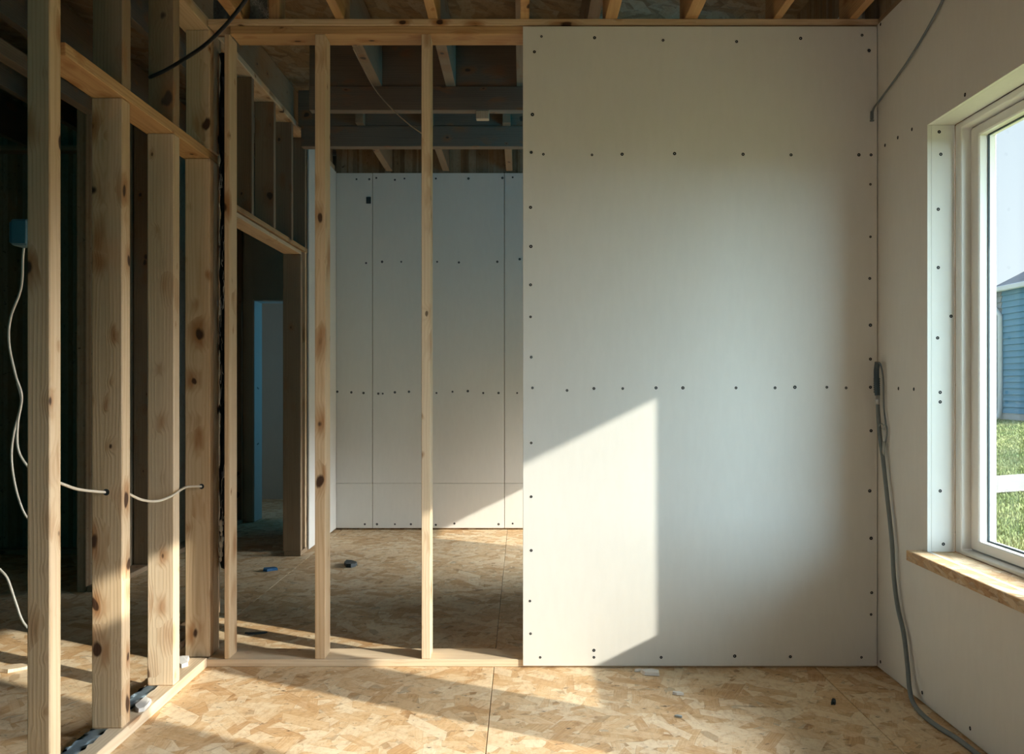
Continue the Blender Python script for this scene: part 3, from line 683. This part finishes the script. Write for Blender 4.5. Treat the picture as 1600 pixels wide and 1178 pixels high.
for i in range(160):
    t = random.random(); p = px(395 + 26 * t + random.uniform(-4, 4), -2 + 30 * t + random.uniform(-5, 5), 3.735) - iz.location
    d = Vector((random.uniform(-.02, .02), random.uniform(-.02, .005), random.uniform(-.02, .02))); bm_tube(bm, [p, p + d * .6, p + d], .0005, 3, 2)
tag(mesh_obj('fibres', bm, M['tuft'], iz), None, None, None, 'stuff')
board('post', M['pine_warm'], pxX(425, 3.75), pxX(442, 3.75), 3.70, 3.79, JZ + .0005, JZ + .234, 'z', ceiling)

# scraps on the floors
def chip(name, label, cat, mat, c, sx, sy, h, rz, tilt=0.0, group=None, jag=0.25):
    """a broken flat offcut with an irregular outline"""
    bm = bmesh.new(); n = 9; top = []; bot = []
    for k in range(n):
        a = 2 * math.pi * k / n; r = 1 + random.uniform(-jag, jag); ex = max(abs(math.cos(a)), abs(math.sin(a)))
        x, y = math.cos(a) / ex * sx * r, math.sin(a) / ex * sy * r
        top.append(bm.verts.new((x * .94, y * .94, h * random.uniform(.85, 1.1)))); bot.append(bm.verts.new((x, y, 0)))
    bm.faces.new(top); bm.faces.new(bot[::-1])
    for k in range(n): bm.faces.new((bot[k], bot[(k + 1) % n], top[(k + 1) % n], top[k]))
    o = mesh_obj(name, bm, mat); o.location = c; o.rotation_euler = (tilt, 0, rz); return tag(o, label, cat, 'scraps left by the builders')
chip('plaster_scrap', 'white plasterboard offcut on the floor below the plasterboard panel', 'scrap', M['gypsum'], onfloor(1016, 1053, .001), .030, .020, .014, -.2)
chip('paper_scrap', 'torn white paper end beside the plasterboard offcut', 'scrap', M['gypsum'], onfloor(997, 1048, .001), .016, .012, .005, .4)
chip('plaster_scrap', 'small white plaster crumb in front of the larger offcut', 'scrap', M['gypsum'], onfloor(1058, 1085, .001), .013, .014, .009, .3, 0, None, .45)
chip('dark_scrap', 'small dark splinter on the floor near the right corner', 'scrap', M['dark_chip'], onfloor(1302, 1098, .001), .007, .022, .010, -.4, 0, None, .3)
chip('dark_scrap', 'dark plastic offcut lying on the back room floor', 'scrap', M['dark_chip'], onfloor(547, 883, .001), .034, .065, .020, .15)
chip('dark_scrap', 'thin dark offcut left on the back room floor beside the plate', 'scrap', M['dark_chip'], onfloor(400, 990, .001), .045, .012, .006, .1)
chip('blue_scrap', 'small blue plastic scrap on the shaded floor by the doorway', 'scrap', M['blue_chip'], onfloor(421, 891, .001), .040, .030, .014, .6)
chip('wood_scrap', 'pale lit wood chip on the floor left of the first stud', 'scrap', M['pine_pale'], onfloor(22, 1046, .001), .05, .035, .012, .7)
chip('wood_scrap', 'tiny grey wood splinter on the sunlit floor right of the stud wall', 'scrap', M['foil'], onfloor(1060, 1120, .001), .006, .012, .005, .9)

# grey foil strips on the left bottom plate
def strip(name, label, y0, y1, x0, x1, amp):
    bm = bmesh.new(); n = 14; rows_ = []
    for i in range(n):
        y = y0 + (y1 - y0) * i / (n - 1)
        rows_.append([bm.verts.new((x + random.uniform(-.003, .003), y, PLZ + .003 + (amp * abs(math.sin(i * 1.3 + k * 1.7)) if 0 < i < n - 1 else .001) * (1 + .4 * random.random()))) for k, x in enumerate((x0, (2 * x0 + x1) / 3, (x0 + 2 * x1) / 3, x1))])
    for a, b2 in zip(rows_, rows_[1:]):
        for k in range(3): bm.faces.new((a[k], a[k + 1], b2[k + 1], b2[k]))
    bmesh.ops.solidify(bm, geom=bm.faces[:], thickness=0.0012); bmesh.ops.recalc_face_normals(bm, faces=bm.faces)
    return tag(mesh_obj(name, bm, M['foil'], None, True), label, 'strip')
strip('foil_strip', 'crumpled grey foil strip on the plate between the first two left studs', 2.60, 2.905, -1.292, -1.238, .005)
strip('foil_strip', 'crumpled grey foil strip on the plate between the second and third left studs', 3.00, 3.32, -1.290, -1.242, .006)
chip('plaster_scrap', 'pale broken plaster chunk on the left bottom plate behind the second stud', 'scrap', M['gypsum'], Vector((-1.222, 3.12, PLZ + .0005)), .018, .06, .012, .1)
chip('plaster_scrap', 'pale plaster crumbs on the plate beside the fourth left stud', 'scrap', M['gypsum'], Vector((-1.270, 3.60, PLZ + .0005)), .026, .05, .014, .3, 0, None, .4)

# plasterboard sheet added out of frame to block sun in the nearer window
ls = slab('blocker_sheet', M['drywall'], (-.006, -.6, -.81), (.006, .6, .81)); ls.rotation_euler = (0, R(3.0), 0); ls.location = (1.25, 1.115, .8105)
tag(ls, 'added unseen plasterboard sheet blocking sun in the nearer window', 'sheet')

# ================================================================== outdoors
GZ0, GZ1 = -0.32, 0.20
def gz(x): return GZ0 + (GZ1 - GZ0) * min(max((x - 2.0) / 10.0, 0), 1.4)
bm = bmesh.new(); nx, ny = 30, 30; gv = []
for i in range(nx):
    for j in range(ny):
        x = 1.62 + 48 * (i / (nx - 1)) ** 1.5; y = -22 + 82 * j / (ny - 1)
        gv.append(bm.verts.new((x, y, gz(x))))
for i in range(nx - 1):
    for j in range(ny - 1): bm.faces.new((gv[i * ny + j], gv[(i + 1) * ny + j], gv[(i + 1) * ny + j + 1], gv[i * ny + j + 1]))
tag(mesh_obj('ground', bm, M['lawn']), 'green lawn sloping up to the blue house outside', None, None, 'structure')
bm = bmesh.new()
for i in range(16000):
    x = 3.2 + 8.6 * random.random() ** 1.2; y = x * F / (random.uniform(1545, 1640) - CX)
    if 0.93 < (y - 0.10 * x) / 10.9 < 1.08: continue
    h = random.uniform(.02, .05); a = random.uniform(0, 6.28); wv = Vector((math.cos(a), math.sin(a), 0)) * .006 * (1 + x * .12); l = Vector((random.uniform(-.02, .02), random.uniform(-.02, .02), h))
    p = Vector((x, y, gz(x))); bm.faces.new((bm.verts.new(p - wv), bm.verts.new(p + wv), bm.verts.new(p + l)))
tag(mesh_obj('grass', bm, M['blade']), 'short green grass blades on the lawn outside the window', 'grass', None, 'stuff')
bm = bmesh.new(); A = []
for i in range(7):
    x = 1.7 + i * 1.3; y0 = 10.2 + .10 * x; A.append([bm.verts.new((x, y0, gz(x) + .02)), bm.verts.new((x, y0 + 1.5, gz(x) + .02))])
for a, b2 in zip(A, A[1:]): bm.faces.new((a[0], b2[0], b2[1], a[1]))
bmesh.ops.solidify(bm, geom=bm.faces[:], thickness=.05); bmesh.ops.recalc_face_normals(bm, faces=bm.faces)
tag(mesh_obj('concrete_path', bm, M['concrete']), 'pale concrete path crossing the lawn outside the window', 'path')

hs = empty('house', (12.0, 24.0, 0.2), 'blue clapboard house with grey shingle roof seen through the window', 'house')
HXw = 12.0; Yn, Yf = 21.6, 24.62; zb_, zt = pxZ(645, 24.0), pxZ(452, 24.0)
def hpart(name, mat, lo, hi, bev=0.0, parent=None):
    o = slab(name, mat, lo, hi, hs, bev)
    return o
core = hpart('wall_core', M['siding'], (HXw + .03, Yn, .1), (HXw + 9, Yf + 4, zt))
hpart('foundation', M['foundation'], (HXw - .01, Yn - .02, -.2), (HXw + 9.02, Yf + 4.02, zb_))
n = 20; dz = (zt - zb_) / n
def lap(y0, y1, z0):
    bm = bmesh.new(); pr = [(HXw + .028, z0), (HXw - .034, z0), (HXw + .006, z0 + dz * 1.02), (HXw + .028, z0 + dz * 1.04)]
    a = [bm.verts.new(Vector((x, y0, z)) - hs.location) for x, z in pr]; b2 = [bm.verts.new(Vector((x, y1, z)) - hs.location) for x, z in pr]
    for k in range(4): bm.faces.new((a[k], a[(k + 1) % 4], b2[(k + 1) % 4], b2[k]))
    bm.faces.new(a[::-1]); bm.faces.new(b2); bmesh.ops.recalc_face_normals(bm, faces=bm.faces); return bm
for i in range(n):
    mesh_obj('siding_board', lap(Yn, 24.12, zb_ + i * dz), M['siding'], hs)
    mesh_obj('siding_board', lap(24.16, Yf, zb_ + i * dz), M['siding_grey'], hs)
# roof: hipped at the far end
bm = bmesh.new(); ov = .12; e0 = Vector((HXw - ov, Yn - .5, zt + .02)); e1 = Vector((HXw - ov, Yf + .15, zt + .02))
e2 = Vector((HXw + 9 + ov, Yf + .15, zt + .02)); e3 = Vector((HXw + 9 + ov, Yn - .5, zt + .02)); rg = (Vector((HXw + 4.5, Yn - .5, zt + 2.4)), Vector((HXw + 4.5, Yf - 3.2, zt + 2.4)))
rg = (Vector((HXw + 2.6, Yn - .5, zt + 1.75)), Vector((HXw + 4.5, Yf - 1.2, zt + 2.6)))
vv = [bm.verts.new(p - hs.location) for p in (e0, e1, e2, e3, rg[0], rg[1])]
bm.faces.new((vv[0], vv[1], vv[5], vv[4])); bm.faces.new((vv[1], vv[2], vv[5])); bm.faces.new((vv[2], vv[3], vv[4], vv[5])); bm.faces.new((vv[3], vv[0], vv[4])); bm.faces.new((vv[3], vv[2], vv[1], vv[0]))
bmesh.ops.recalc_face_normals(bm, faces=bm.faces)
mesh_obj('roof', bm, M['shingle'], hs)
hpart('gutter', M['white_metal'], (HXw - ov - .09, Yn - .5, zt - .06), (HXw - ov + .02, Yf + .1, zt + .07), .02)
tube('downspout', M['white_metal'], [Vector((HXw - ov - .03, 24.45, zt - .04)), Vector((HXw - ov - .03, 24.42, zt - .30)), Vector((HXw - .07, 24.14, zt - .62)), Vector((HXw - .07, 24.10, zt - .9)), Vector((HXw - .07, 24.10, zb_ + .1)), Vector((HXw - .18, 24.14, zb_ - .12))], .055, hs, 8, 3)

# sloped awning over the window and a garden shed, both unseen, added to cast the shade inside and on the lawn
aw = empty('blocker', (1.6, 2.5, 2.2), 'added unseen canvas awning outside above the window', 'blocker')
def quadslab(name, mat, P, th, parent):
    bm = bmesh.new(); f = bm.faces.new([bm.verts.new(Vector(p) - parent.location) for p in P]); bmesh.ops.solidify(bm, geom=[f], thickness=th)
    bmesh.ops.recalc_face_normals(bm, faces=bm.faces); return mesh_obj(name, bm, mat, parent)
AW = dict(y0=2.02, y1=3.06, xo=2.2, zo=1.865, xi=1.60, zi=2.20)
quadslab('blocker_cloth', M['canvas'], [(AW['xi'], AW['y0'], AW['zi']), (AW['xo'], AW['y0'], AW['zo']), (AW['xo'], AW['y1'], AW['zo']), (AW['xi'], AW['y1'], AW['zi'])], .012, aw)
for y in (AW['y0'], AW['y1'] - .03):
    tube('blocker_arm', M['white_metal'], [(1.58, y, 1.98), (AW['xo'] - .02, y, AW['zo'] + .005)], .010, aw)
hd = empty('blocker_hood', (1.6, 6.0, 1.5), 'added unseen hood cutting sky light into the low window of the back room', 'hood')
slab('blocker_hood_board', M['pine_dark'], (1.545, 4.95, 1.51), (2.30, 7.1, 1.535), hd)  # unseen hood added to hold sky light off the back room
for y in (5.0, 7.05):
    bm = bmesh.new(); v = [bm.verts.new(Vector(p) - hd.location) for p in ((1.545, y, 1.505), (2.2, y, 1.505), (1.545, y, 1.25))]; f = bm.faces.new(v); bmesh.ops.solidify(bm, geom=[f], thickness=.02)
    bmesh.ops.recalc_face_normals(bm, faces=bm.faces); mesh_obj('bracket', bm, M['pine_dark'], hd)
sh = empty('shade_shed', (13.0, 11.5, 0.2), 'unseen shed added to cast the shade band on the lawn', 'shed')
slab('shade_shed_wall', M['siding_grey'], (12.0, 9.8, 0), (14.5, 12.3, 2.5), sh)
quadslab('shade_shed_roof', M['shingle'], [(11.8, 9.6, 2.55), (11.8, 12.5, 2.55), (13.25, 12.5, 3.3), (13.25, 9.6, 3.3)], .08, sh)
quadslab('shade_shed_roof', M['shingle'], [(14.7, 9.6, 2.55), (13.25, 9.6, 3.3), (13.25, 12.5, 3.3), (14.7, 12.5, 2.55)], .08, sh)
